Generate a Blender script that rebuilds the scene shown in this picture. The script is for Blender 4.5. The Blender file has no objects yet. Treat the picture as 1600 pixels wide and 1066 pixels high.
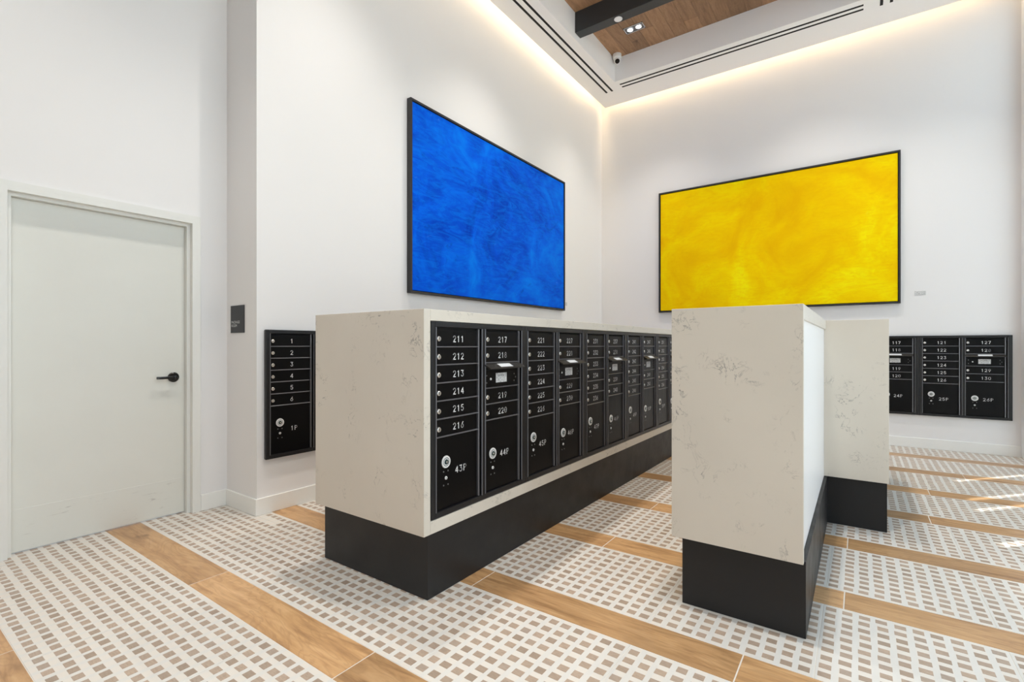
import bpy, bmesh, math, random
from mathutils import Vector, Matrix
random.seed(7)
sc = bpy.context.scene
C = sc.collection
PI = math.pi

# ------------------------------------------------------------------ camera
cam_d = bpy.data.cameras.new('camera')
cam_d.sensor_width = 36.0
cam_d.lens = 36.0 * 766.0 / 1600.0
cam_d.shift_y = 7.0 / 1600.0
cam_d.clip_start = 0.05
cam = bpy.data.objects.new('camera', cam_d)
cam.location = (0, 0, 1.24)
cam.rotation_euler = (PI / 2, 0, math.atan2(543, 766))
C.objects.link(cam)
sc.camera = cam

# ------------------------------------------------------------------ look
sc.view_settings.view_transform = 'Standard'
sc.view_settings.look = 'None'
sc.view_settings.gamma = 1.0
sc.view_settings.use_curve_mapping = False
sc.view_settings.exposure = 0.10
sc.cycles.use_denoising = True
sc.cycles.max_bounces = 10
sc.cycles.diffuse_bounces = 7
sc.cycles.glossy_bounces = 4
sc.cycles.caustics_reflective = False
sc.cycles.caustics_refractive = False
sc.cycles.sample_clamp_indirect = 6.0

# ------------------------------------------------------------------ sky and sun
SKY = 2.12
SUN = 8.5
SPOT = 115.0
COVE = 3.8
w = bpy.data.worlds.new('sky'); sc.world = w
w.use_nodes = True
nt = w.node_tree
bg = nt.nodes['Background']
tc = nt.nodes.new('ShaderNodeTexCoord')
sep = nt.nodes.new('ShaderNodeSeparateXYZ')
rmp = nt.nodes.new('ShaderNodeValToRGB')
rmp.color_ramp.elements[0].position = 0.45; rmp.color_ramp.elements[0].color = (0.88, 0.93, 0.98, 1)
rmp.color_ramp.elements[1].position = 1.0; rmp.color_ramp.elements[1].color = (0.68, 0.82, 1.0, 1)
mp = nt.nodes.new('ShaderNodeMapRange')
mp.inputs['From Min'].default_value = -1
nt.links.new(tc.outputs['Generated'], sep.inputs[0])
nt.links.new(sep.outputs['Z'], mp.inputs['Value'])
nt.links.new(mp.outputs['Result'], rmp.inputs['Fac'])
nt.links.new(rmp.outputs['Color'], bg.inputs['Color'])
bg.inputs['Strength'].default_value = SKY

sun_d = bpy.data.lights.new('sun', 'SUN')
sun_d.energy = SUN; sun_d.angle = math.radians(0.6); sun_d.color = (1.0, 0.97, 0.92)
sun = bpy.data.objects.new('sun', sun_d)
az = Vector((0.66, 0.75, 0)).normalized()
el = math.radians(70)
sdir = az * math.cos(el) + Vector((0, 0, math.sin(el)))
sun.rotation_euler = sdir.to_track_quat('Z', 'Y').to_euler()
sun.location = (8, 9, 12)
C.objects.link(sun)

# daylight portal in the window opening (guides sampling, gives off no light)
for loc, d_, sx, sy in (((1.60, 2.6, 2.6), (1, 0, 0), 10.1, 5.1),):
    pd = bpy.data.lights.new('window_portal', 'AREA')
    pd.shape = 'RECTANGLE'; pd.size = sx; pd.size_y = sy
    pd.cycles.is_portal = True
    po = bpy.data.objects.new('window_portal', pd)
    po.location = loc
    po.rotation_euler = Vector(d_).to_track_quat('Z', 'Y').to_euler()
    C.objects.link(po)

# ------------------------------------------------------------------ materials
MATS = {}
def mat(name, col, rough=0.5, metal=0.0, spec=0.5):
    m = bpy.data.materials.new(name); m.use_nodes = True
    b = m.node_tree.nodes['Principled BSDF']
    b.inputs['Base Color'].default_value = (*col, 1)
    b.inputs['Roughness'].default_value = rough
    b.inputs['Metallic'].default_value = metal
    b.inputs['Specular IOR Level'].default_value = spec
    MATS[name] = m
    return m
def N(m, t, **kw):
    n = m.node_tree.nodes.new(t)
    for k, v in kw.items():
        if k in ('operation', 'blend_type', 'data_type', 'wave_type', 'bands_direction', 'noise_dimensions', 'feature', 'noise_type'):
            setattr(n, k, v)
        else:
            n.inputs[k.replace('_', ' ')].default_value = v
    return n
def L(m, a, b): m.node_tree.links.new(a, b)
def BS(m): return m.node_tree.nodes['Principled BSDF']
def coords(m, scale=(1, 1, 1), rand=False, world=False, loc=(0, 0, 0)):
    tc = m.node_tree.nodes.new('ShaderNodeTexCoord')
    mp = m.node_tree.nodes.new('ShaderNodeMapping')
    mp.inputs['Scale'].default_value = scale
    mp.inputs['Location'].default_value = loc
    src = tc.outputs['Object']
    if world:
        g = m.node_tree.nodes.new('ShaderNodeNewGeometry'); src = g.outputs['Position']
    if rand:
        oi = m.node_tree.nodes.new('ShaderNodeObjectInfo')
        mu = N(m, 'ShaderNodeVectorMath', operation='MULTIPLY_ADD')
        cb = m.node_tree.nodes.new('ShaderNodeCombineXYZ')
        L(m, oi.outputs['Random'], cb.inputs[0]); L(m, oi.outputs['Random'], cb.inputs[1]); L(m, oi.outputs['Random'], cb.inputs[2])
        L(m, cb.outputs[0], mu.inputs[0])
        mu.inputs[1].default_value = (37.0, 23.0, 11.0)
        L(m, src, mu.inputs[2]); src = mu.outputs[0]
    L(m, src, mp.inputs['Vector'])
    return mp.outputs['Vector']
def noise(m, vec, scale, detail=4, rough=0.5, dist=0.0):
    n = m.node_tree.nodes.new('ShaderNodeTexNoise')
    n.inputs['Scale'].default_value = scale; n.inputs['Detail'].default_value = detail
    n.inputs['Roughness'].default_value = rough; n.inputs['Distortion'].default_value = dist
    L(m, vec, n.inputs['Vector'])
    return n.outputs['Fac']
def ramp(m, fac, stops):
    r = m.node_tree.nodes.new('ShaderNodeValToRGB')
    e = r.color_ramp.elements
    while len(e) < len(stops): e.new(0.5)
    for i, (p, c) in enumerate(stops):
        e[i].position = p; e[i].color = (*c, 1) if len(c) == 3 else c
    L(m, fac, r.inputs['Fac'])
    return r.outputs['Color']
def g(v): return (v, v, v)
def mixc(m, fac, a, b, mode='MIX'):
    n = m.node_tree.nodes.new('ShaderNodeMix'); n.data_type = 'RGBA'; n.blend_type = mode
    for s, v in ((n.inputs['Factor'], fac), (n.inputs['A'] if False else n.inputs[6], a), (n.inputs[7], b)):
        if isinstance(v, (int, float)): s.default_value = v
        elif isinstance(v, tuple): s.default_value = (*v, 1)
        else: L(m, v, s)
    return n.outputs[2]
def math_(m, op, a, b=None):
    n = m.node_tree.nodes.new('ShaderNodeMath'); n.operation = op
    for i, v in enumerate((a, b)):
        if v is None: continue
        if isinstance(v, (int, float)): n.inputs[i].default_value = v
        else: L(m, v, n.inputs[i])
    return n.outputs[0]
def bump(m, h, strength=0.2, dist=0.002):
    n = m.node_tree.nodes.new('ShaderNodeBump')
    n.inputs['Strength'].default_value = strength; n.inputs['Distance'].default_value = dist
    L(m, h, n.inputs['Height']); L(m, n.outputs[0], BS(m).inputs['Normal'])
def setcol(m, c): L(m, c, BS(m).inputs['Base Color'])

# painted walls
m = mat('wall_paint', (0.80, 0.79, 0.785), 0.7, 0, 0.3)
v = coords(m, world=True)
bump(m, noise(m, v, 180, 2), 0.05, 0.001)
m = mat('ceiling_paint', (0.88, 0.865, 0.855), 0.75, 0, 0.3)
bump(m, noise(m, coords(m, world=True), 150, 2), 0.04, 0.001)
mat('frame_paint', (0.75, 0.75, 0.715), 0.38)
m = mat('trim_paint', (0.84, 0.84, 0.81), 0.38)
bump(m, noise(m, coords(m), 60, 2), 0.03, 0.001)
# door paint with faint dirt
m = mat('door_paint', (0.68, 0.68, 0.63), 0.42)
v = coords(m, (1, 1, 1))
setcol(m, mixc(m, ramp(m, noise(m, v, 3.0, 5, 0.6), [(0.35, g(0)), (0.75, g(0.25))]), (0.70, 0.70, 0.65), (0.62, 0.61, 0.56)))
# kick plate paint with scuffs
m = mat('kick_plate_paint', (0.68, 0.68, 0.63), 0.42)
v = coords(m, (1, 3.0, 26))
s1 = ramp(m, noise(m, v, 3.2, 6, 0.65, 0.6), [(0.60, g(0)), (0.68, g(0.55))])
s2 = ramp(m, noise(m, coords(m, (1, 2, 3)), 3.0, 3), [(0.45, g(0)), (0.6, g(1))])
setcol(m, mixc(m, math_(m, 'MULTIPLY', s1, s2), (0.69, 0.69, 0.64), (0.36, 0.34, 0.31)))
# quartz
def quartz(name, base):
    m = mat(name, base, 0.28)
    v = coords(m, rand=True)
    cl = ramp(m, noise(m, v, 3.4, 3, 0.55), [(0.52, g(0)), (0.66, g(1))])
    fine = ramp(m, noise(m, v, 26, 6, 0.72, 1.4), [(0.565, g(0)), (0.65, g(0.95))])
    thin_n = noise(m, v, 9, 5, 0.65, 0.7)
    thin = ramp(m, math_(m, 'ABSOLUTE', math_(m, 'SUBTRACT', thin_n, 0.5)), [(0.0, g(0.95)), (0.014, g(0))])
    cl2 = ramp(m, noise(m, coords(m, rand=True, loc=(3, 5, 1)), 6.0, 2), [(0.56, g(0)), (0.70, g(1))])
    f = math_(m, 'MAXIMUM', math_(m, 'MULTIPLY', cl, fine), math_(m, 'MULTIPLY', math_(m, 'MULTIPLY', thin, cl2), 0.9))
    tint = mixc(m, ramp(m, noise(m, v, 2.2, 4), [(0.3, g(0)), (0.75, g(1))]), base, tuple(c * 0.93 for c in base))
    setcol(m, mixc(m, f, tint, (0.20, 0.19, 0.175)))
    return m
quartz('quartz', (0.655, 0.605, 0.525))
# charcoal plinth
m = mat('charcoal_laminate', (0.017, 0.017, 0.0175), 0.42, 0, 0.33)
v = coords(m)
L(m, ramp(m, noise(m, v, 7, 5, 0.6), [(0.3, g(0.36)), (0.75, g(0.52))]), BS(m).inputs['Roughness'])
mat('white_panel', (0.78, 0.775, 0.77), 0.35)
# mailbox black
m = mat('mailbox_black', (0.003, 0.003, 0.0033), 0.30, 0, 0.18)
v = coords(m, (30, 30, 1.2))
L(m, ramp(m, noise(m, v, 6, 3), [(0.3, g(0.28)), (0.7, g(0.40))]), BS(m).inputs['Roughness'])
mat('mailbox_frame', (0.012, 0.012, 0.013), 0.36, 0, 0.4)
mat('mailbox_rail', (0.20, 0.20, 0.215), 0.30, 0.6)
mat('slot_shadow', (0.004, 0.004, 0.004), 0.8)
mat('lock_chrome', (0.78, 0.76, 0.72), 0.22, 0.85)
mat('lock_white', (0.80, 0.80, 0.79), 0.35, 0.15)
mat('lock_dark', (0.03, 0.06, 0.06), 0.4, 0.5)
mat('engraving_white', (0.80, 0.80, 0.80), 0.5)
mat('screw_grey', (0.22, 0.22, 0.22), 0.4, 0.6)
mat('flap_bronze', (0.055, 0.050, 0.045), 0.30, 0.4)
mat('sticker_white', (0.78, 0.80, 0.82), 0.45)
m = mat('label_print', (0.7, 0.7, 0.7), 0.5)
v = coords(m, (60, 1, 420))
setcol(m, mixc(m, ramp(m, noise(m, v, 1.0, 3), [(0.42, g(0)), (0.6, g(1))]), (0.74, 0.74, 0.73), (0.36, 0.36, 0.36)))
mat('print_black', (0.02, 0.02, 0.02), 0.5)
mat('handle_black', (0.010, 0.010, 0.010), 0.25)
mat('sign_black', (0.030, 0.031, 0.034), 0.5)
m = mat('beam_black', (0.028, 0.030, 0.032), 0.5)
bump(m, noise(m, coords(m, (2, 40, 40)), 3, 3), 0.15, 0.002)
mat('plastic_white', (0.82, 0.82, 0.81), 0.35)
mat('lens_black', (0.01, 0.01, 0.01), 0.1)
mat('fixture_grey', (0.16, 0.16, 0.17), 0.4, 0.3)
mat('fixture_steel', (0.6, 0.6, 0.62), 0.25, 0.9)
mat('frame_black', (0.018, 0.018, 0.020), 0.45)
mat('alu_white', (0.80, 0.82, 0.84), 0.4)
mat('concrete', (0.55, 0.54, 0.52), 0.8)
mat('tag_grey', (0.52, 0.52, 0.52), 0.4)
def emit(name, col, st):
    m = bpy.data.materials.new(name); m.use_nodes = True
    m.node_tree.nodes.remove(BS(m))
    e = m.node_tree.nodes.new('ShaderNodeEmission'); e.inputs[0].default_value = (*col, 1); e.inputs[1].default_value = st
    L(m, e.outputs[0], m.node_tree.nodes['Material Output'].inputs[0]); MATS[name] = m
emit('lamp_glow', (0.95, 0.98, 1.0), 14)
emit('led_glow', (1.0, 0.78, 0.50), 5)
# glass
m = bpy.data.materials.new('window_glass'); m.use_nodes = True; MATS['window_glass'] = m
m.node_tree.nodes.remove(BS(m))
tr = m.node_tree.nodes.new('ShaderNodeBsdfTransparent'); gl = m.node_tree.nodes.new('ShaderNodeBsdfGlossy')
gl.inputs['Roughness'].default_value = 0.02
lw = m.node_tree.nodes.new('ShaderNodeLayerWeight'); mx = m.node_tree.nodes.new('ShaderNodeMixShader')
tr.inputs[0].default_value = (0.95, 0.98, 0.98, 1)
L(m, math_(m, 'ADD', math_(m, 'MULTIPLY', math_(m, 'POWER', lw.outputs['Facing'], 5.0), 0.5), 0.03), mx.inputs[0]); L(m, tr.outputs[0], mx.inputs[1]); L(m, gl.outputs[0], mx.inputs[2])
L(m, mx.outputs[0], m.node_tree.nodes['Material Output'].inputs[0])
# floor planks: oak-look porcelain, grain along x
def wood(name, axis, c0, c1, c2, rough, knots=True, lo=0.84, hi=1.12):
    m = mat(name, c1, rough)
    st = (1.0, 9.0, 9.0) if axis == 'x' else (9.0, 1.0, 9.0)
    v = coords(m, st, rand=True)
    v2 = coords(m, (1.0, 3.2, 3.2) if axis == 'x' else (3.2, 1.0, 3.2), rand=True)
    n1 = noise(m, v, 2.2, 6, 0.62, 0.9)
    n2 = noise(m, v2, 1.6, 3, 0.5, 1.6)
    rings = math_(m, 'FRACT', math_(m, 'MULTIPLY', n2, 9.0))
    c = ramp(m, n1, [(0.25, c0), (0.5, c1), (0.78, c2)])
    c = mixc(m, math_(m, 'MULTIPLY', ramp(m, rings, [(0.0, g(1)), (0.3, g(0)), (0.8, g(0)), (1.0, g(1))]), 0.28), c, c0)
    oi = m.node_tree.nodes.new('ShaderNodeObjectInfo')
    hs = m.node_tree.nodes.new('ShaderNodeHueSaturation')
    L(m, c, hs.inputs['Color'])
    mr = m.node_tree.nodes.new('ShaderNodeMapRange'); mr.inputs['To Min'].default_value = lo; mr.inputs['To Max'].default_value = hi
    L(m, oi.outputs['Random'], mr.inputs['Value']); L(m, mr.outputs[0], hs.inputs['Value'])
    c = hs.outputs[0]
    if knots:
        kn = ramp(m, noise(m, coords(m, (1.6, 3.0, 1) if axis == 'x' else (3, 1.6, 1), rand=True), 2.4, 2), [(0.70, g(0)), (0.78, g(0.75))])
        c = mixc(m, kn, c, tuple(x * 0.45 for x in c0))
    setcol(m, c)
    bump(m, n1, 0.06, 0.001)
    return m
wood('oak_floor', 'x', (0.24, 0.125, 0.055), (0.46, 0.27, 0.125), (0.60, 0.385, 0.20), 0.34)
wood('oak_ceiling', 'y', (0.20, 0.105, 0.052), (0.33, 0.185, 0.095), (0.42, 0.25, 0.14), 0.5, True, 0.68, 1.2)
# mosaic tile ground: warm ribs between rows, greyer bands between columns
m = mat('mosaic_ground', (0.72, 0.69, 0.63), 0.36)
tcn = m.node_tree.nodes.new('ShaderNodeNewGeometry'); sp = m.node_tree.nodes.new('ShaderNodeSeparateXYZ')
L(m, tcn.outputs['Position'], sp.inputs[0])
fx = math_(m, 'FRACT', math_(m, 'DIVIDE', math_(m, 'ADD', sp.outputs[0], 0.14 + 6.32 * 2), 0.0632))
band = ramp(m, math_(m, 'ABSOLUTE', math_(m, 'SUBTRACT', fx, 0.5)), [(0.30, g(0)), (0.34, g(1))])
setcol(m, mixc(m, math_(m, 'MULTIPLY', ramp(m, noise(m, coords(m, world=True), 40, 4), [(0.3, g(0.8)), (0.7, g(1))]), band), (0.65, 0.613, 0.56), (0.615, 0.605, 0.575)))
m = mat('mosaic_chip', (0.40, 0.32, 0.25), 0.38)
ge = m.node_tree.nodes.new('ShaderNodeNewGeometry'); oi = m.node_tree.nodes.new('ShaderNodeObjectInfo')
rr = math_(m, 'FRACT', math_(m, 'ADD', ge.outputs['Random Per Island'], oi.outputs['Random']))
v = coords(m, (14, 60, 1), world=True)
nn = noise(m, v, 3.0, 4, 0.6, 0.8)
base = ramp(m, rr, [(0.0, (0.33, 0.255, 0.195)), (0.4, (0.40, 0.31, 0.24)), (0.75, (0.45, 0.345, 0.265)), (1.0, (0.37, 0.30, 0.245))])
setcol(m, mixc(m, ramp(m, nn, [(0.40, g(0)), (0.72, g(0.45))]), base, (0.22, 0.165, 0.125)))
mat('grout', (0.66, 0.625, 0.57), 0.8)
# paintings
m = mat('blue_paint', (0.0, 0.1, 0.7), 0.6, 0, 0.05)
v = coords(m, (1, 1, 1))
big = noise(m, v, 1.6, 6, 0.62, 1.2)
st = noise(m, coords(m, (1.0, 1.2, 4.2)), 3.0, 7, 0.68, 2.2)
c = ramp(m, big, [(0.30, (0.0, 0.035, 0.42)), (0.46, (0.0, 0.075, 0.64)), (0.58, (0.0, 0.11, 0.76)), (0.72, (0.0, 0.20, 0.86))])
c = mixc(m, ramp(m, st, [(0.42, g(0)), (0.66, g(0.55))]), c, (0.0, 0.20, 0.84))
c = mixc(m, ramp(m, noise(m, coords(m, (1, 3, 2)), 5, 8, 0.75, 1.0), [(0.64, g(0)), (0.76, g(0.5))]), c, (0.12, 0.34, 0.86))
c = mixc(m, ramp(m, noise(m, coords(m, (1, 1.3, 2), loc=(2, 4, 4)), 2.2, 6, 0.7, 1.5), [(0.62, g(0)), (0.74, g(0.6))]), c, (0.0, 0.035, 0.33))
setcol(m, c); bump(m, st, 0.25, 0.004)
m = mat('yellow_paint', (0.9, 0.62, 0.0), 0.6, 0, 0.05)
v = coords(m, (1, 1, 1))
big = noise(m, v, 1.3, 6, 0.6, 1.0)
st = noise(m, coords(m, (1.2, 1, 4.0)), 3.2, 7, 0.68, 2.6)
c = ramp(m, big, [(0.28, (0.80, 0.42, 0.0)), (0.45, (0.88, 0.56, 0.0)), (0.58, (0.92, 0.68, 0.0)), (0.70, (0.95, 0.82, 0.003))])
c = mixc(m, ramp(m, st, [(0.44, g(0)), (0.70, g(0.5))]), c, (0.82, 0.46, 0.0))
c = mixc(m, ramp(m, noise(m, coords(m, (2, 1, 2)), 4, 8, 0.75, 1.4), [(0.63, g(0)), (0.78, g(0.45))]), c, (0.92, 0.72, 0.10))
c = mixc(m, ramp(m, noise(m, coords(m, (1.3, 1, 2), loc=(1, 0, 3)), 1.9, 6, 0.7, 1.2), [(0.62, g(0)), (0.78, g(0.5))]), c, (0.66, 0.38, 0.0))
setcol(m, c); bump(m, st, 0.25, 0.004)

# ------------------------------------------------------------------ mesh helpers
class MB:
    def __init__(s): s.v = []; s.f = []; s.mi = []
    def quad(s, pts, mi=0):
        k = len(s.v); s.v += [tuple(p) for p in pts]; s.f.append(tuple(range(k, k + len(pts)))); s.mi.append(mi)
    def box(s, a, b, mi=0, bottom=True):
        x0, y0, z0 = a; x1, y1, z1 = b
        x0, x1 = min(x0, x1), max(x0, x1); y0, y1 = min(y0, y1), max(y0, y1); z0, z1 = min(z0, z1), max(z0, z1)
        k = len(s.v)
        s.v += [(x0, y0, z0), (x1, y0, z0), (x1, y1, z0), (x0, y1, z0), (x0, y0, z1), (x1, y0, z1), (x1, y1, z1), (x0, y1, z1)]
        fs = [(4, 5, 6, 7), (0, 1, 5, 4), (1, 2, 6, 5), (2, 3, 7, 6), (3, 0, 4, 7)]
        if bottom: fs.append((3, 2, 1, 0))
        for f in fs: s.f.append(tuple(k + i for i in f)); s.mi.append(mi)
        return s
    def cyl(s, c, ax, r0, r1, h, n=20, mi=0, cap0=True, cap1=True):
        """frustum from c along ax (unit) of length h, radius r0 -> r1"""
        ax = Vector(ax).normalized(); c = Vector(c)
        t = Vector((0, 0, 1)) if abs(ax.z) < 0.9 else Vector((1, 0, 0))
        u = ax.cross(t).normalized(); w_ = ax.cross(u)
        k = len(s.v)
        for j, (r, d) in enumerate(((r0, 0), (r1, h))):
            for i in range(n):
                a = 2 * PI * i / n
                s.v.append(tuple(c + ax * d + u * (r * math.cos(a)) + w_ * (r * math.sin(a))))
        for i in range(n):
            j = (i + 1) % n
            s.f.append((k + i, k + j, k + n + j, k + n + i)); s.mi.append(mi)
        if cap0: s.f.append(tuple(k + i for i in reversed(range(n)))); s.mi.append(mi)
        if cap1: s.f.append(tuple(k + n + i for i in range(n))); s.mi.append(mi)
        return s
    def ring(s, c, ax, ri, ro, n=24, mi=0):
        ax = Vector(ax).normalized(); c = Vector(c)
        t = Vector((0, 0, 1)) if abs(ax.z) < 0.9 else Vector((1, 0, 0))
        u = ax.cross(t).normalized(); w_ = ax.cross(u)
        for i in range(n):
            a, b = 2 * PI * i / n, 2 * PI * (i + 1) / n
            P = lambda r, t_: c + u * (r * math.cos(t_)) + w_ * (r * math.sin(t_))
            s.quad([P(ri, a), P(ro, a), P(ro, b), P(ri, b)], mi)
        return s
    def mesh(s, name, mats, bevel=0.0, seg=2, smooth=False):
        me = bpy.data.meshes.new(name)
        me.from_pydata(s.v, [], s.f)
        for mm in (mats if isinstance(mats, (list, tuple)) else [mats]): me.materials.append(MATS[mm])
        for p, i in zip(me.polygons, s.mi): p.material_index = i
        bm = bmesh.new(); bm.from_mesh(me)
        bmesh.ops.recalc_face_normals(bm, faces=bm.faces)
        if bevel > 0:
            es = [e for e in bm.edges if len(e.link_faces) == 2 and e.calc_face_angle(0) > 0.5]
            bmesh.ops.bevel(bm, geom=es, offset=bevel, segments=seg, affect='EDGES', clamp_overlap=True, profile=0.5)
        bm.to_mesh(me); bm.free()
        if smooth:
            for p in me.polygons: p.use_smooth = True
            me.set_sharp_from_angle(angle=math.radians(35))
        me.update()
        return me
    def build(s, name, mats, parent=None, bevel=0.0, seg=2, smooth=False, loc=None):
        return link(name, s.mesh(name, mats, bevel, seg, smooth), parent, loc)
def link(name, me, parent=None, loc=None):
    o = bpy.data.objects.new(name, me); C.objects.link(o)
    if parent is not None: o.parent = parent
    if loc is not None: o.location = loc
    return o
def tag(o, label, cat, group=None):
    o['label'] = label; o['category'] = cat
    if group: o['group'] = group
    return o
def thing(name, loc, label, cat, group=None, rz=0.0):
    o = bpy.data.objects.new(name, None); C.objects.link(o)
    o.empty_display_size = 0.1
    o.location = loc; o.rotation_euler = (0, 0, rz)
    return tag(o, label, cat, group)
def struct(o, label=None):
    o['kind'] = 'structure'
    if label: o['label'] = label
    return o
def box(name, a, b, m, parent=None, bevel=0.0, seg=2):
    """box centred on its own bottom so that its origin is local"""
    a, b = Vector(a), Vector(b)
    c = Vector(((a.x + b.x) / 2, (a.y + b.y) / 2, min(a.z, b.z)))
    return MB().box(a - c, b - c).build(name, m, parent, bevel, seg, loc=c)

# ------------------------------------------------------------------ room dimensions
XL, XD, XR = -3.58, -4.03, 1.46          # left wall, recessed door wall, window wall
YB, YN, YRET = 7.69, -6.0, 1.836         # back wall, wall behind the camera, return
ZS, ZC, ZT = 5.20, 5.545, 5.75           # soffit, timber ceiling, top of shell
DY0, DY1, DZ = 0.625, 1.588, 2.141       # door opening

# walls
struct(box('wall_left', (XL, YRET, 0), (XL - 0.6, YB + 0.15, ZT), 'wall_paint'), 'tall white painted wall carrying the blue painting')
struct(box('wall_back', (XL, YB, 0), (XR + 0.2, YB + 0.15, ZT), 'wall_paint'), 'tall white painted wall carrying the yellow painting')
w_ = MB()
w_.box((XD, YN, 0), (XD - 0.15, DY0 - 0.03, ZT)); w_.box((XD, DY1 + 0.03, 0), (XD - 0.15, YRET, ZT)); w_.box((XD, DY0 - 0.03, DZ + 0.03), (XD - 0.15, DY1 + 0.03, ZT))
struct(w_.build('wall_door_side', 'wall_paint'), 'white recessed wall around the door')
w_ = MB(); w_.box((XD - 0.15, YN, 0), (XR + 0.2, YN - 0.15, ZT))
struct(w_.build('wall_behind', 'oak_ceiling'), 'unseen wall opposite the yellow painting, oak added to cut bounced light')  # unseen wall; dark oak finish added to weaken light bounced onto the end faces

# baseboards
BH, BT = 0.122, 0.014
struct(box('baseboard_left', (XL, YRET - BT, 0), (XL + BT, YB - 0.001, BH), 'trim_paint', bevel=0.003))
struct(box('baseboard_back', (XL + BT + 0.001, YB, 0), (XR - 0.001, YB - BT, BH), 'trim_paint', bevel=0.003))
struct(box('baseboard_return', (XD + BT + 0.001, YRET, 0), (XL - 0.001, YRET - BT, BH), 'trim_paint', bevel=0.003))
struct(box('baseboard_door_side', (XD, DY1 + 0.058, 0), (XD + BT, YRET - 0.001, BH), 'trim_paint', bevel=0.003))

# ------------------------------------------------------------------ floor
fl = MB(); fl.box((XD - 0.15, YN, -0.12), (XR + 0.2, YB, -0.0012))
floor = struct(fl.build('floor', 'grout'), 'floor of mosaic tiles striped with oak-look planks')
S0, SP, SW = 1.100, 0.842, 0.198         # wood strips: start, pitch, width
TX0, TP = -0.140, 0.632                  # mosaic tile joints in x
G = 0.0015
def clip(x0, x1, y0, y1):
    """pieces of a floor rectangle that lie inside the room"""
    out = []
    x1 = min(x1, XR + 0.10); y0 = max(y0, YN); y1 = min(y1, YB)
    for (ax, ay0, ay1) in ((XD - 0.10, YN, YRET), (XL, YRET, YB)):
        a0, b0, b1 = max(x0, ax), max(y0, ay0), min(y1, ay1)
        if x1 - a0 > 0.02 and b1 - b0 > 0.02: out.append((a0, x1, b0, b1))
    if len(out) == 2 and abs(out[0][0] - out[1][0]) < 1e-6:
        out = [(out[0][0], out[0][1], out[0][2], out[1][3])]
    return out
cf, sf = math.cos(math.atan2(543, 766)), math.sin(math.atan2(543, 766))
def proj(x, y, z):
    d = -sf * x + cf * y; l = cf * x + sf * y
    if d < 0.1: return None
    return (800 + 766 * l / d, 540 - 766 * (z - 1.24) / d, d)
chips = []
def slab(name, x0, x1, y0, y1, m, ge=G):
    return box(name, (x0 + ge, y0 + G, -0.0028), (x1 - ge, y1 - G, 0), m, floor, bevel=0.0006, seg=1)
for k in range(-11, 8):
    y0 = S0 + SP * k; y1 = y0 + SW
    if k == 0: js = [-4.10, -2.83, -1.60, -0.335, 0.93]
    elif k == -1: js = [-4.07, -2.81, -1.54, -0.28, 0.98]
    elif k == 1: js = [-4.15, -2.89, -1.632, -0.379, 0.885]
    elif k in (2, 3): js = [-3.82, -2.556, -1.292, -0.061, 1.20]
    else:
        o_ = random.choice([-4.9, -4.6, -4.3]) + random.uniform(-0.05, 0.05); js = [o_ + 1.264 * i for i in range(6)]
    js = [-6.0] + js + [6.0]
    for a, b in zip(js[:-1], js[1:]):
        for (p, q, r_, t_) in clip(a, b, y0, y1):
            slab('wood_plank', p, q, r_, t_, 'oak_floor', 0.0026)
    m0, m1 = y1, y0 + SP
    for i in range(-8, 4):
        tx0 = TX0 + TP * i; tx1 = tx0 + TP
        for (p, q, r_, t_) in clip(tx0, tx1, m0, m1):
            tile = slab('mosaic_tile', p, q, r_, t_, 'mosaic_ground')
            yc = (m0 + m1) / 2
            for a in range(10):
                for b in range(10):
                    cx = tx0 + TP / 2 + (a - 4.5) * 0.0632 + random.uniform(-0.0025, 0.0025)
                    cy = yc + (b - 4.5) * 0.0622 + random.uniform(-0.0025, 0.0025)
                    if p + 0.022 < cx < q - 0.022 and r_ + 0.019 < cy < t_ - 0.019:
                        chips.append((cx, cy, tile))
# the largest chips in view are pieces of their tile, the rest one joined part
PL = [(-2.55, -1.70, 1.69, 5.80), (-0.70, -0.19, 2.40, 5.8), (-0.70, 0.15, 4.08, 5.8)]
scored = []
for i, (cx, cy, t_) in enumerate(chips):
    pr = proj(cx, cy, 0)
    vis = pr is not None and 8 < pr[0] < 1592 and pr[1] < 1058 and not any(a < cx < b and c_ < cy < d_ for a, b, c_, d_ in PL)
    scored.append((pr[2] if vis else 99, i))
scored.sort()
near = set(i for d, i in scored[:300])
CHX, CHY, CHZ = 0.0405, 0.0335, 0.0007
chip_me = [MB().box((-CHX / 2 * s, -CHY / 2 * t, 0), (CHX / 2 * s, CHY / 2 * t, CHZ), bottom=False).mesh('chip', 'mosaic_chip') for s, t in ((1, 1), (0.94, 1.02), (1.04, 0.95))]
rest = MB()
for i, (cx, cy, t_) in enumerate(chips):
    if i in near:
        o = link('mosaic_chip', chip_me[i % 3], t_, (cx - t_.location.x, cy - t_.location.y, 0.0028))
    else:
        if any(a + 0.03 < cx < b - 0.03 and c_ + 0.03 < cy < d_ - 0.03 for a, b, c_, d_ in PL): continue
        s, t = random.uniform(0.94, 1.04), random.uniform(0.94, 1.04)
        rest.box((cx - CHX / 2 * s, cy - CHY / 2 * t, 0), (cx + CHX / 2 * s, cy + CHY / 2 * t, CHZ), bottom=False)
ro = rest.build('mosaic_chips_beyond', 'mosaic_chip', floor); ro['kind'] = 'stuff'

# ------------------------------------------------------------------ ceiling
ce = MB(); ce.box((XD - 0.15, YN, ZC + 0.02), (XR + 0.2, YB, ZC + 0.2))
ceiling = struct(ce.build('ceiling', 'ceiling_paint'), 'raised tray ceiling lined with oak planks')
TX, TXR, TY, TYN = -3.00, 0.10, 6.90, -1.6      # tray opening
GAP = 0.12                                      # cove slot at the walls
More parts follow.
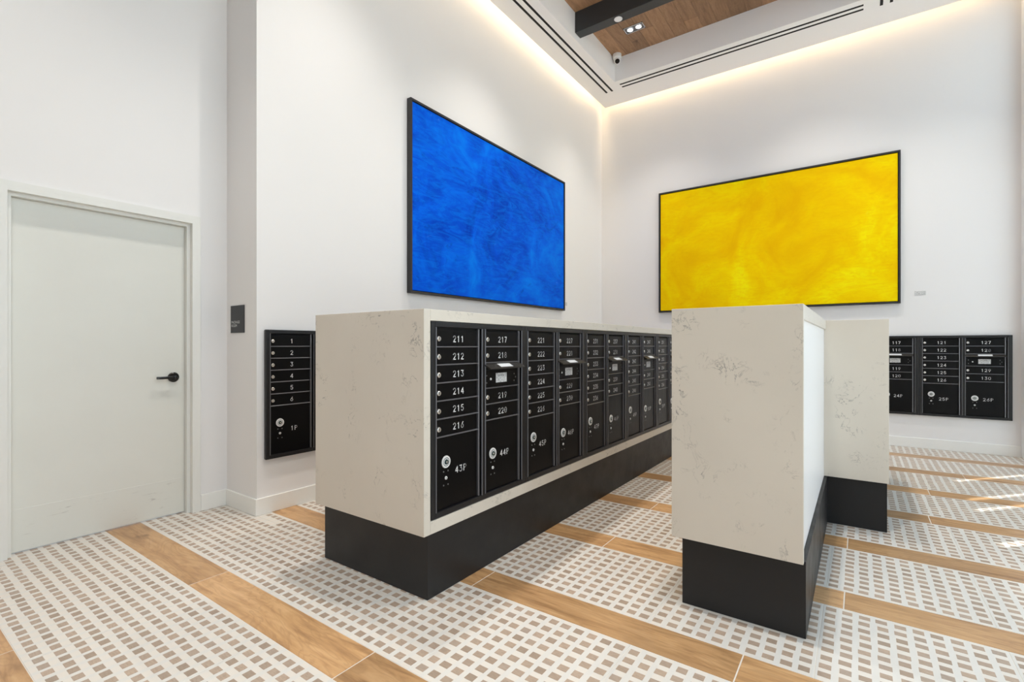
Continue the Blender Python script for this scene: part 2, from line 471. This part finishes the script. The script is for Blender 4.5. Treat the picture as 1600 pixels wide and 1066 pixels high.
# planks of the tray, along y
pw = 0.182
x = TX
while x < TXR - 0.01:
    y = TY - random.uniform(0.25, 1.2); yb = TY
    while yb > 1.0:
        a, b = max(y, 1.0), yb
        box('ceiling_plank', (x + 0.0008, a + 0.0008, ZC), (min(x + pw, TXR) - 0.0008, b - 0.0008, ZC + 0.018), 'oak_ceiling', ceiling, bevel=0.001, seg=1)
        yb = y; y -= random.uniform(0.8, 1.4)
    x += pw
box('ceiling_plank', (TX, TYN, ZC), (TXR, 0.998, ZC + 0.018), 'oak_ceiling', ceiling)
# soffit ring with the cove slot along left and back walls
so = MB()
XO, YO = XL + GAP, YB - GAP
so.box((XO, YO, ZS), (XR - 0.02, TY, ZS + 0.06))                       # back arm
so.box((XO, TY, ZS), (TX, YRET - 0.3, ZS + 0.06)); so.box((XD, YRET - 0.3, ZS), (TX, YN, ZS + 0.06))   # left arm
so.box((TXR, TY, ZS), (XR - 0.02, YN, ZS + 0.06))                      # right arm
so.box((TX, TYN, ZS), (TXR, YN, ZS + 0.06))                            # arm behind the camera
# vertical faces of the tray
so.box((TX - 0.03, TY + 0.03, ZS + 0.06), (TX, TYN, ZC + 0.02)); so.box((TX, TY + 0.03, ZS + 0.06), (TXR, TY, ZC + 0.02))
so.box((TXR, TY + 0.03, ZS + 0.06), (TXR + 0.03, TYN, ZC + 0.02)); so.box((TX, TYN - 0.03, ZS + 0.06), (TXR, TYN, ZC + 0.02))
struct(so.build('trim_1', 'ceiling_paint'), 'white soffit around the tray ceiling')
# warm led strips hidden in the cove
def led(loc, size, rz, label):
    o = box('cove_light_strip', (-size / 2, -0.03, 0), (size / 2, 0.03, 0.012), 'led_glow')
    o.location = loc; o.rotation_euler = (0, 0, rz); tag(o, label, 'light strip')
    d = bpy.data.lights.new('cove_light', 'AREA'); d.shape = 'RECTANGLE'; d.size = size; d.size_y = 0.10
    d.energy = COVE * size; d.color = (1.0, 0.70, 0.38)
    lo = bpy.data.objects.new('cove_light', d); C.objects.link(lo); lo.parent = o; lo.location = (0, 0, -0.005)
led((XL + 0.085, (YRET + YB) / 2 - 0.15, ZC - 0.02), YB - YRET - 0.5, PI / 2, 'warm light strip hidden above soffit beside the blue painting wall')
led(((XL + XR) / 2 + 0.05, YB - 0.085, ZC - 0.02), XR - XL - 0.5, 0, 'warm light strip hidden above soffit over the yellow painting wall')

# beam across the tray
bt = thing('ceiling_beam', (TX, 5.708, 5.28), 'black painted beam crossing the oak tray ceiling', 'beam')
MB().box((0.001, -0.072, 0), (TXR - TX - 0.001, 0.072, ZC - 5.28 - 0.0005)).build('beam_body', 'beam_black', bt, bevel=0.004)
sd = MB().cyl((0, 0, 0), (0, 0, -1), 0.050, 0.050, 0.006, 28).cyl((0, 0, -0.006), (0, 0, -1), 0.050, 0.042, 0.004, 28, cap0=False)
o = sd.build('sprinkler_cover', 'plastic_white', smooth=True, loc=(-2.434, 5.706, 5.2795)); tag(o, 'round white flush disc on underside of the black beam', 'sprinkler cover')

# twin downlights
def downlight(x, y, label, tilt=0.0, gain=1.0, z=None):
    t = thing('twin_downlight', (x, y, ZC if z is None else z), label, 'downlight', 'twin recessed downlights in the timber ceiling')
    fr = MB(); a, b = 0.135, 0.072
    for (p, q) in (((-a, -b), (a, -b + 0.012)), ((-a, b - 0.012), (a, b)), ((-a, -b), (-a + 0.012, b)), ((a - 0.012, -b), (a, b))):
        fr.box((p[0], p[1], -0.006), (q[0], q[1], -0.0005))
    fr.build('trim_frame', 'fixture_steel', t)
    MB().box((-a + 0.012, -b + 0.012, -0.002), (a - 0.012, b - 0.012, -0.0006)).build('recess', 'fixture_grey', t)
    for sx in (-1, 1):
        h = MB().cyl((0, 0, 0), (0, 0, -1), 0.050, 0.046, 0.006, 24, cap0=False, cap1=False).ring((0, 0, -0.006), (0, 0, -1), 0.034, 0.046, 24)
        ho = h.build('lamp_head', 'fixture_steel', t, smooth=True, loc=(sx * 0.058, 0, -0.002))
        MB().cyl((0, 0, 0), (0, 0, -1), 0.034, 0.034, 0.002, 24).build('lamp_disc', 'lamp_glow', ho, loc=(0, 0, -0.0035))
        d = bpy.data.lights.new('downlight_beam', 'SPOT'); d.energy = SPOT * gain; d.spot_size = math.radians(90); d.spot_blend = 1.0
        d.shadow_soft_size = 0.028; d.color = (1.0, 0.945, 0.87)
        lo = bpy.data.objects.new('downlight_beam', d); C.objects.link(lo); lo.parent = t; lo.location = (sx * 0.058, 0, -0.05); lo.rotation_euler = (math.radians(tilt), 0, 0)
DL = [(-2.49, 6.38, 'twin recessed downlight between black beam and ceiling camera', 4, 0.75), (-0.45, 6.38, 'twin recessed downlight near the yellow painting', 4, 0.75), (0.72, 6.38, 'unseen twin downlight added in the soffit to brighten the back wall', 6, 0.35, ZS)]  # the soffit fixture is an added, unseen lamp brightening the right of the back wall
for y, wh, gn in ((4.34, 'far half', 1.0), (2.30, 'near end', 1.0), (0.26, 'floor in front', 1.0)):
    DL += [(-2.49, y, 'twin recessed downlight over the %s of the long mailbox island' % wh, 0, gn), (-0.45, y, 'twin recessed downlight over the %s of the stepped island' % wh, 0, gn)]
for a in DL: downlight(*a)

# security camera in the tray corner
t = thing('security_camera', (-2.925, 6.815, ZC - 0.001), 'small white turret security camera in corner of the oak ceiling tray', 'camera')
MB().cyl((0, 0, 0), (0, 0, -1), 0.062, 0.064, 0.050, 28).cyl((0, 0, -0.05), (0, 0, -1), 0.064, 0.056, 0.012, 28, cap0=False).build('base', 'plastic_white', t, smooth=True)
bm = bmesh.new(); bmesh.ops.create_uvsphere(bm, u_segments=24, v_segments=14, radius=0.052)
me = bpy.data.meshes.new('eyeball'); bm.to_mesh(me); bm.free(); me.materials.append(MATS['plastic_white'])
for p in me.polygons: p.use_smooth = True
eb = link('eyeball', me, t, (0, 0, -0.085))
ld = Vector((0.36, -0.62, -0.70)).normalized()
MB().cyl(ld * 0.044, ld, 0.034, 0.030, 0.010, 24).build('lens', 'lens_black', eb, smooth=True)

# slot diffusers in the soffit
def diffuser(x0, y0, x1, y1, alongx, label):
    cx, cy = (x0 + x1) / 2, (y0 + y1) / 2
    t = thing('slot_diffuser', (cx, cy, ZS), label, 'air vent', 'linear slot diffusers in the soffit')
    hx, hy = abs(x1 - x0) / 2, abs(y1 - y0) / 2
    MB().box((-hx - 0.02, -hy - 0.02, -0.0012), (hx + 0.02, hy + 0.02, 0.0)).build('face_plate', 'ceiling_paint', t)
    for s in (-1, 1):
        if alongx: a, b = (-hx, s * hy - 0.017, -0.0022), (hx, s * hy + 0.017, -0.0010)
        else: a, b = (s * hx - 0.015, -hy, -0.0022), (s * hx + 0.015, hy, -0.0010)
        MB().box(a, b).build('slot', 'slot_shadow', t)
diffuser(-3.23, 3.10, -3.138, 7.13, False, 'twin black slot air vent in soffit along the blue painting wall')
diffuser(-2.965, 7.012, 0.038, 7.098, True, 'twin black slot air vent in soffit along the yellow painting wall')
diffuser(0.208, 4.2, 0.300, 7.14, False, 'twin slot air vent cut off by the picture top edge, in right soffit')

# ------------------------------------------------------------------ door
door = thing('door_1', (XD, (DY0 + DY1) / 2, 0), 'off-white flush door with black lever handle in a painted metal frame', 'door')
door['kind'] = 'structure'; del door['category']
oy = (DY0 + DY1) / 2
hw = (DY1 - DY0) / 2
FW = 0.056
fm = MB()
ST = 0.021                                # depth of the stop seen inside the frame
for s in (-1, 1):
    fm.box((0.014, s * hw, 0), (-0.026, s * (hw + 0.029), DZ + 0.029))              # outer rebate
    fm.box((0.014, s * (hw + 0.0291), 0), (0.0002, s * (hw + FW), DZ + FW))           # face lying on the wall
    fm.box((-0.0262, s * (hw - ST), 0), (-0.148, s * (hw + 0.029), DZ + 0.029))       # stop
fm.box((0.014, -hw + 0.0001, DZ), (-0.026, hw - 0.0001, DZ + 0.029)); fm.box((0.014, -hw - 0.029, DZ + 0.0291), (0.0002, hw + 0.029, DZ + FW))
fm.box((-0.0262, -hw + ST + 0.0001, DZ - ST), (-0.148, hw - ST - 0.0001, DZ + 0.029))
fm.build('door_frame', 'frame_paint', door)
leaf = MB().box((-0.068, -hw + ST + 0.0012, 0.008), (-0.112, hw - ST - 0.0012, DZ - ST - 0.0012)).build('door_leaf', 'door_paint', door, bevel=0.002)
MB().box((-0.0665, -hw + ST + 0.004, 0.010), (-0.0682, hw - ST - 0.004, 0.262)).build('kick_plate', 'kick_plate_paint', door, bevel=0.0006, seg=1)
hy, hz = 1.493 - oy, 1.008
hd = MB().cyl((-0.068, hy, hz), (1, 0, 0), 0.036, 0.036, 0.008, 32).cyl((-0.060, hy, hz), (1, 0, 0), 0.036, 0.031, 0.004, 32, cap0=False)
rosette = hd.build('handle_rosette', 'handle_black', door, smooth=True)
lv = MB().cyl((-0.058, hy, hz), (1, 0, 0), 0.013, 0.012, 0.045, 20).cyl((-0.013, hy, hz), (1, 0, 0), 0.013, 0.009, 0.004, 20)
lv.box((-0.032, hy - 0.118, hz - 0.009), (-0.018, hy + 0.006, hz + 0.009))
lv.build('handle_lever', 'handle_black', door, bevel=0.003, smooth=True)

# ------------------------------------------------------------------ lettering
def arc(cx, cy, rx, ry, a0, a1, n=8):
    return [(cx + rx * math.cos(math.radians(a0 + (a1 - a0) * i / n)), cy + ry * math.sin(math.radians(a0 + (a1 - a0) * i / n))) for i in range(n + 1)]
GL = {
 '0': [arc(.28, .72, .26, .28, 0, 180) + arc(.28, .28, .26, .28, 180, 360) + [(.54, .72)]],
 '1': [[(.14, .80), (.32, 1.0), (.32, 0)]],
 '2': [arc(.28, .72, .26, .28, 165, -35) + [(.02, 0), (.56, 0)]],
 '3': [[(.04, 1), (.52, 1), (.26, .60)] + arc(.28, .30, .26, .30, 85, -155)],
 '4': [[(.44, 0), (.44, 1), (.0, .28), (.58, .28)]],
 '5': [[(.50, 1), (.10, 1), (.06, .56)] + arc(.28, .32, .26, .32, 120, -150)],
 '6': [[(.46, 1), (.10, .50)] + arc(.28, .30, .26, .30, 150, 510, 14)],
 '7': [[(.02, 1), (.54, 1), (.20, 0)]],
 '8': [arc(.28, .76, .21, .24, 270, 630, 14), arc(.28, .27, .26, .27, 90, 450, 14)],
 '9': [arc(.28, .70, .26, .30, -30, 330, 14), [(.53, .60), (.16, 0)]],
 'P': [[(.06, 0), (.06, 1), (.32, 1)] + arc(.32, .74, .24, .26, 90, -90) + [(.06, .48)]],
}
ADV = 1.0
def lettering(text, h, stroke=0.070):
    """flat stroke lettering in the xz plane, centred, facing -y"""
    b = MB(); wd = (len(text) - 1) * ADV + 0.56
    for i, ch in enumerate(text):
        for pl in GL[ch]:
            for (p, q) in zip(pl[:-1], pl[1:]):
                p_, q_ = Vector(p), Vector(q)
                d = q_ - p_
                if d.length < 1e-5: continue
                d.normalize(); n_ = Vector((-d.y, d.x)) * stroke; e = d * stroke * 0.7
                cs = [p_ - e - n_, q_ + e - n_, q_ + e + n_, p_ - e + n_]
                b.quad([((c.x * 1.08 + i * ADV - wd / 2) * h, 0, (c.y - 0.5) * h) for c in cs])
    return b.mesh('number', 'engraving_white')
def text_mesh(body, size, m, spacing=1.0, line=1.0):
    cu = bpy.data.curves.new('lettering', 'FONT'); cu.body = body; cu.size = size
    cu.space_character = spacing; cu.space_line = line
    ob = bpy.data.objects.new('lettering', cu); C.objects.link(ob)
    bpy.context.view_layer.update()
    me = bpy.data.meshes.new_from_object(ob.evaluated_get(bpy.context.evaluated_depsgraph_get()))
    bpy.data.objects.remove(ob)
    me.transform(Matrix.Rotation(PI / 2, 4, 'X'))          # stand it up in xz, facing -y
    me.materials.clear(); me.materials.append(MATS[m])
    return me

# ------------------------------------------------------------------ mailbox units
UW, UZ0, UZ1 = 0.803, 0.400, 1.357
FD = 0.014      # how far the frame stands proud of the doors
ROWZ = [1.322 - 0.0888 * i for i in range(7)]           # six tenant rows
C1, C2 = (0.036, 0.357), (0.418, 0.739)
def zz(z): return z - UZ0
# shared meshes (front is -y; door face at y = 0)
fb = MB()
fb.box((0, -FD, 0), (0.029, 0.010, UZ1 - UZ0)); fb.box((UW - 0.034, -FD, 0), (UW, 0.010, UZ1 - UZ0))
fb.box((0.029, -FD, 0), (UW - 0.034, 0.010, 0.028)); fb.box((0.029, -FD, zz(1.330)), (UW - 0.034, 0.010, UZ1 - UZ0))
fb.box((0.386, -FD, 0.028), (0.411, 0.010, zz(1.330)))
FRAME = fb.mesh('frame', 'mailbox_frame', bevel=0.0025, seg=2)
BACK = MB().box((0.004, 0.010, 0.004), (UW - 0.004, 0.018, UZ1 - UZ0 - 0.004)).mesh('back_box', 'slot_shadow')
RAIL = MB().box((0, -0.010, 0.030), (0.010, 0.004, zz(1.328))).mesh('hinge_rail', 'mailbox_rail', bevel=0.002)
LIP = MB().box((0, -0.017, 0.028), (0.005, -0.010, zz(1.330))).mesh('frame_lip', 'mailbox_rail', bevel=0.001, seg=1)
RIB = MB().box((C1[0] - 0.004, -0.009, -0.003), (C1[1] + 0.012, 0.006, 0.003)).mesh('divider_rib', 'mailbox_rail', bevel=0.0012, seg=1)
def door_me(w_, h, nm): return MB().box((0, -0.0015, 0), (w_, 0.008, h)).mesh(nm, 'mailbox_black', bevel=0.0015, seg=2)
DOOR = door_me(C1[1] - C1[0] - 0.002, 0.0888 - 0.007, 'mailbox_door')
SLOTP = door_me(C1[1] - C1[0] - 0.002, 0.094, 'mail_slot_panel')
PARC1 = door_me(C1[1] - C1[0] - 0.002, ROWZ[6] - 0.004 - 0.431, 'parcel_door')
Z2 = [1.322, 1.2332, 1.1444, 1.003, 0.9142, 0.8254]     # second column lines
PARC2 = door_me(C1[1] - C1[0] - 0.002, Z2[5] - 0.004 - 0.431, 'parcel_door')
lk = MB().cyl((0, 0, 0), (0, -1, 0), 0.0125, 0.0125, 0.013, 18).cyl((0, -0.013, 0), (0, -1, 0), 0.0125, 0.0105, 0.002, 18, cap0=False)
lk.box((-0.0016, -0.0154, -0.006), (0.0016, -0.0148, 0.006), 1); lk.box((-0.022, -0.004, -0.003), (-0.012, 0, 0.003), 1)
LOCK = lk.mesh('lock', ['lock_chrome', 'lock_dark'], smooth=True)
rz_ = MB().cyl((0, 0, 0), (0, -1, 0), 0.031, 0.030, 0.004, 32).ring((0, -0.0042, 0), (0, -1, 0), 0.0185, 0.0215, 32, 1)
rz_.cyl((0, -0.004, 0), (0, -1, 0), 0.0135, 0.0115, 0.005, 24, 1).cyl((0, -0.009, 0), (0, -1, 0), 0.006, 0.005, 0.0015, 16, 2)
ROSE = rz_.mesh('lock_rosette', ['lock_white', 'lock_dark', 'lock_chrome'], smooth=True)
KEY = MB().cyl((0, 0, 0), (0, -1, 0), 0.0085, 0.0075, 0.004, 18).cyl((0, -0.004, 0), (0, -1, 0), 0.003, 0.003, 0.0004, 10, 1).mesh('key_lock', ['lock_white', 'lock_dark'], smooth=True)
SCR = MB().cyl((0, 0, 0), (0, -1, 0), 0.0042, 0.0036, 0.0015, 12).mesh('screw', 'screw_grey', smooth=True)
fp = MB()       # outgoing-mail hood: sloping top, open below
a_, b_ = -0.004, 0.335
pr_ = [(-0.001, 0.008), (-0.052, -0.018), (-0.052, -0.024), (-0.044, -0.0235), (-0.001, 0.001)]
k = len(fp.v)
for xx in (a_, b_):
    fp.v += [(xx, y_, z_) for y_, z_ in pr_]
for i in range(5):
    j = (i + 1) % 5; fp.f.append((k + i, k + j, k + 5 + j, k + 5 + i)); fp.mi.append(0)
fp.f += [tuple(k + i for i in range(5)), tuple(k + 9 - i for i in range(5))]; fp.mi += [0, 0]
FLAP = fp.mesh('mail_slot_flap', 'flap_bronze')
STK = MB(); 
def onflap(x, t, e=0.0006): return (x, -0.001 - 0.051 * t - e * 0.45, 0.008 - 0.026 * t + e)
STK.quad([onflap(0.105, 0.85), onflap(0.225, 0.85), onflap(0.225, 0.22), onflap(0.105, 0.22)])
STK = STK.mesh('flap_sticker', 'sticker_white')
SHAD = MB().box((0, 0.002, 0), (C1[1] - C1[0] - 0.002, 0.008, 0.040)).mesh('letter_slot', 'slot_shadow')
LAB = MB().box((-0.052, -0.0006, -0.027), (0.052, 0, 0.027)).mesh('mail_label', 'label_print')
USM = text_mesh('U.S. MAIL', 0.0155, 'print_black')
SMALLDOT = MB().cyl((0, 0, 0), (0, -1, 0), 0.0070, 0.0064, 0.003, 14).mesh('slot_lock', 'lock_white', smooth=True)

def unit(loc, rz, first, parcel, label, cat='mailbox unit'):
    t = thing('mailbox_unit', (loc[0], loc[1], UZ0), label, cat, 'black mailbox units', rz)
    link('frame', FRAME, t); link('back_box', BACK, t)
    link('hinge_rail', RAIL, t, (C1[1] + 0.002, 0, 0)); link('hinge_rail', RAIL, t, (C2[1] + 0.002, 0, 0))
    for xx in (0.029, 0.382, 0.411, UW - 0.039): link('frame_lip', LIP, t, (xx, 0, 0))
    def mdoor(x, ztop, num):
        d = link('mailbox_door', DOOR, t, (x + 0.001, 0, zz(ztop) - 0.0888 + 0.0035))
        link('lock', LOCK, d, (0.016, -0.0015, 0.036))
        link('number', lettering(str(num), 0.030), d, (0.169, -0.0019, 0.037))
    for i in range(6):
        mdoor(C1[0], ROWZ[i], first + i)
        link('divider_rib', RIB, t, (0, 0, zz(ROWZ[i + 1])))
    nums = [first + 6, first + 7, None, first + 8, first + 9]
    for i, n in enumerate(nums):
        if n is None:
            p = link('mail_slot_panel', SLOTP, t, (C2[0] + 0.001, 0, zz(Z2[3]) + 0.0035))
            link('mail_label', LAB, p, (0.158, -0.0016, 0.050)); link('label_lettering', USM, p, (0.121, -0.0026, 0.058))
            link('slot_lock', SMALLDOT, p, (0.058, -0.0015, 0.046))
            for sx, sz in ((0.022, 0.066), (0.022, 0.026), (0.285, 0.066), (0.300, 0.046), (0.285, 0.026)): link('screw', SCR, p, (sx, -0.0015, sz))
            link('letter_slot', SHAD, t, (C2[0] + 0.001, 0, zz(1.0995)))
            f = link('mail_slot_flap', FLAP, t, (C2[0] - 0.004, 0, zz(1.134)))
            f['label'] = 'bronze hood over the outgoing mail slot'
            link('flap_sticker', STK, f)
        else:
            mdoor(C2[0], Z2[i], n)
    for z in Z2[1:]: link('divider_rib', RIB, t, (C2[0] - C1[0], 0, zz(z)))
    for (x, me, pn, zl) in ((C1[0], PARC1, parcel, 0.660), (C2[0], PARC2, parcel + 1, 0.634)):
        d = link('parcel_door', me, t, (x + 0.001, 0, zz(0.431)))
        r = zl - 0.431
        link('lock_rosette', ROSE, d, (0.076, -0.0015, r)); link('key_lock', KEY, d, (0.076, -0.0015, r - 0.080))
        for sx, sz in ((-0.016, -0.047), (0.016, -0.047), (-0.016, -0.115), (0.016, -0.115)): link('screw', SCR, d, (0.076 + sx, -0.0015, r + sz))
        link('number', lettering(str(pn) + 'P', 0.031), d, (0.187, -0.0019, r - 0.054 if x == C1[0] else r - 0.012))
    return t

# ------------------------------------------------------------------ islands
QT, QB = 1.414, 0.335      # top and underside of the stone
def at(o, a, b): 
    l = o.location
    return MB().box((a[0] - l.x, a[1] - l.y, a[2] - l.z), (b[0] - l.x, b[1] - l.y, b[2] - l.z))
# long island
IX0, IX1, IY0, IY1 = -2.545, -1.672, 1.642, 5.835
isl = thing('mailbox_island', ((IX0 + IX1) / 2, (IY0 + IY1) / 2, 0), 'long quartz-clad mailbox island on black plinth with mailbox doors facing aisle', 'island')
e = 0.0006
UY0 = 1.688
at(isl, (IX0, IY0, QB), (IX1, UY0 - 0.003, QT)).build('end_panel', 'quartz', isl, bevel=0.0015)
at(isl, (IX0, UY0 + 5 * UW + 0.014, QB), (IX1, IY1, QT)).build('end_panel', 'quartz', isl, bevel=0.0015)
at(isl, (IX0, UY0 - 0.003 + e, UZ1 + 0.002), (IX1, UY0 + 5 * UW + 0.014 - e, QT)).build('top_slab', 'quartz', isl, bevel=0.0015)
at(isl, (IX0, UY0 - 0.003 + e, QB), (IX1, UY0 + 5 * UW + 0.014 - e, UZ0 - 0.002)).build('bottom_rail', 'quartz', isl, bevel=0.0015)
at(isl, (IX0, UY0 - 0.003 + e, UZ0 - 0.0014), (IX0 + 0.03, UY0 + 5 * UW + 0.014 - e, UZ1 + 0.0014)).build('rear_panel', 'quartz', isl)
at(isl, (-2.548, 1.704, 0.0008), (-1.711, 5.785, QB - 0.0005)).build('plinth', 'charcoal_laminate', isl, bevel=0.0015)
ords = ['nearest the grey stone end', 'second along the island', 'third along the island', 'fourth along the island', 'farthest along the island']
for i in range(5):
    f0 = 211 + 10 * i
    unit((IX1 - 0.012, UY0 + i * UW + 0.002, 0), PI / 2, f0, 43 + 2 * i, 'black mailbox unit numbered %d to %d, %s' % (f0, f0 + 9, ords[i]))
# shorter stepped island
JX0, JX1, JY0, JY1 = -0.735, -0.190, 2.360, 5.835
WX1, WY0 = 0.158, 4.050
jl = thing('mailbox_island', ((JX0 + JX1) / 2, (JY0 + JY1) / 2, 0), 'stepped quartz-clad island with white back panel on black plinth, in front of yellow painting', 'island')
T = 0.030
at(jl, (JX0, JY0, QB - 0.008), (JX1, JY0 + T, QT)).build('end_panel', 'quartz', jl, bevel=0.0015)
at(jl, (JX0, JY0 + T + e, QT - 0.062), (JX1, WY0 - e, QT)).build('top_slab', 'quartz', jl, bevel=0.0015)
at(jl, (JX1 - 0.030, JY0 + T + e, QB - 0.004), (JX1 - 0.012, WY0 - e, QT - 0.062 - e)).build('back_panel', 'white_panel', jl)
at(jl, (JX0, JY0 + T + e, QB), (JX0 + T, WY0 - e, QT - 0.062 - e)).build('side_panel', 'quartz', jl)
at(jl, (JX0 + T + e, JY0 + T + e, QB - 0.004), (JX1 - 0.030 - e, WY0 - e, QB + 0.03)).build('bottom_panel', 'quartz', jl)
at(jl, (JX0, WY0, QB - 0.004), (WX1, WY0 + T, QT)).build('end_panel', 'quartz', jl, bevel=0.0015)
at(jl, (JX0, WY0 + T + e, QT - 0.062), (WX1, JY1, QT)).build('top_slab', 'quartz', jl, bevel=0.0015)
at(jl, (JX0, WY0 + T + e, QB), (JX0 + T, JY1, QT - 0.062 - e)).build('side_panel', 'quartz', jl)
at(jl, (WX1 - T, WY0 + T + e, QB), (WX1, JY1, QT - 0.062 - e)).build('side_panel', 'quartz', jl)
at(jl, (JX0 + T + e, JY1 - T, QB), (WX1 - T - e, JY1, QT - 0.062 - e)).build('end_panel', 'quartz', jl)
at(jl, (-0.697, 2.402, 0.0008), (JX1 + 0.006, 4.0795, QB - 0.0085)).build('plinth', 'charcoal_laminate', jl, bevel=0.0015)
at(jl, (-0.697, 4.080, 0.0008), (0.149, 5.785, QB - 0.0085)).build('plinth', 'charcoal_laminate', jl, bevel=0.0015)

# wall mailboxes
unit((XL + 0.0185, 1.888, 0), PI / 2, 1, 1, 'black wall mailbox unit numbered 1 to 6 on left wall beside island')
unit((1.388 - UW, YB - 0.0185, 0), 0, 121, 25, 'black wall mailbox unit numbered 121 to 130 below the yellow painting, at right')
unit((1.388 - 2 * UW - 0.001, YB - 0.0185, 0), 0, 111, 23, 'black wall mailbox unit ending in 120, partly hidden behind stepped island')

# ------------------------------------------------------------------ paintings and labels
def painting(name, width, height, depth, loc, rz, m, label):
    t = thing(name, loc, label, 'painting', 'large framed abstract paintings', rz)
    f = MB(); b = 0.022
    f.box((0, -depth, 0), (b, 0, height)); f.box((width - b, -depth, 0), (width, 0, height))
    f.box((b, -depth, 0), (width - b, 0, b)); f.box((b, -depth, height - b), (width - b, 0, height))
    f.build('picture_frame', 'frame_black', t, bevel=0.0015)
    MB().box((b + 0.006, -depth + 0.010, b + 0.006), (width - b - 0.006, -0.004, height - b - 0.006)).build('canvas', m, t, bevel=0.003)
    MB().box((b - 0.001, -0.004, b - 0.001), (width - b + 0.001, -0.001, height - b + 0.001)).build('backing', 'frame_black', t)
painting('framed_painting', 3.035, 1.885, 0.055, (XL + 0.001, 3.287, 1.750), PI / 2, 'blue_paint', 'large blue abstract painting in thin black frame on left wall')
painting('framed_painting', 2.992, 1.878, 0.055, (-2.581, YB - 0.001, 1.757), 0, 'yellow_paint', 'large yellow abstract painting in thin black frame on back wall')
def plaque(loc, rz, w_, h, label):
    t = thing('artwork_label', loc, label, 'wall label', 'small artwork labels', rz)
    MB().box((0, -0.003, 0), (w_, 0, h)).build('plate', 'label_print', t)
plaque((XL + 0.0005, 6.385, 1.836), PI / 2, 0.09, 0.05, 'tiny grey artwork label at lower right of the blue painting')
plaque((0.545, YB - 0.0005, 1.848), 0, 0.105, 0.050, 'tiny grey artwork label at lower right of the yellow painting')
sg = thing('room_sign', (-3.957, YRET - 0.0005, 1.336), 'square black room sign with white lettering on narrow wall beside door', 'sign')
MB().box((0, -0.006, 0), (0.206, 0, 0.208)).build('sign_plate', 'sign_black', sg, bevel=0.001)
link('sign_lettering', text_mesh('PACKAGE\nROOM', 0.028, 'engraving_white', 1.05, 0.95), sg, (0.014, -0.0066, 0.072))

# ------------------------------------------------------------------ window wall, ground outside and added sun blockers
win = thing('window_1', (XR, 2.1, 0), 'tall glazed wall with white aluminium mullions', 'window'); win['kind'] = 'structure'; del win['category']
WZ = ZS - 0.001
ys = [YB - 0.001 - 0.13, 6.42, 5.32, 4.02, 2.72, 1.42, 0.12, -1.18, -2.48]
at(win, (XR, YB - 0.131, 0.0005), (XR + 0.13, YB - 0.001, WZ)).build('jamb', 'alu_white', win, bevel=0.002)
for y in ys[1:]:
    at(win, (XR, y, 0.0005), (XR + 0.13, y + 0.06, WZ)).build('mullion', 'alu_white', win, bevel=0.002)
edges = list(zip(ys[1:], ys[:-1]))
for (a, b) in edges:
    for (z0, z1) in ((0.0005, 0.08), (3.66, 3.72), (WZ - 0.06, WZ)):
        at(win, (XR + 0.01, a + 0.0605, z0), (XR + 0.12, b - 0.0005, z1)).build('transom', 'alu_white', win)
    for (z0, z1) in ((0.0805, 3.6595), (3.7205, WZ - 0.0605)):
        at(win, (XR + 0.06, a + 0.0605, z0), (XR + 0.068, b - 0.0005, z1)).build('pane', 'window_glass', win)
struct(box('wall_right', (XR + 0.001, YN, 0), (XR + 0.199, -2.4805, ZS - 0.001), 'wall_paint'), 'unseen solid wall added beyond the glazing to cut daylight')  # unseen; added in place of glazing to reduce daylight from behind the camera
struct(box('trim_2', (XR + 0.001, YN, ZS), (XR + 0.199, YB - 0.001, ZT), 'wall_paint'), 'wall above the glazing')
gr = struct(box('ground_outside', (XR + 0.2, YN - 0.15, -0.16), (XR + 14, YB + 14, -0.04), 'concrete'), 'paved ground outside the windows')
struct(box('added_sun_stop', (XR + 0.2, YN - 2, 5.75), (XR + 0.64, YB + 4, 5.95), 'alu_white'), 'unseen overhang added outside the windows to block the sun')  # unseen slab added to block high sun and end the floor streaks
fins = thing('added_sun_screen', (XR + 0.3, 2.1, 0), 'unseen row of angled white blades added to cut sunlight into streaks', 'added_sun_screen'); fins['kind'] = 'structure'; del fins['category']  # unseen blades added to block the sun except for narrow floor streaks
gaps = [3.70, 5.53, 6.32, 6.635, 7.30, 9.3]      # where the sun slips between the blades
bd = Vector((0.75, -0.66, 0)).normalized()
for g0, g1 in zip(gaps[:-1], gaps[1:]):
    n = max(1, round((g1 - g0) / 0.36))
    ln = ((g1 - g0) * 0.66 - 0.046) / n
    for i in range(n):
        yc = (g0 + g1) / 2 + (i - (n - 1) / 2) * (ln / 0.66)
        MB().box((-ln / 2 - 0.003, -0.008, 0), (ln / 2 + 0.003, 0.008, 5.15)).build('sun_slit_blade', 'alu_white', fins, loc=(0.10, yc - 2.1, -0.039)).rotation_euler = (0, 0, math.atan2(bd.y, bd.x))
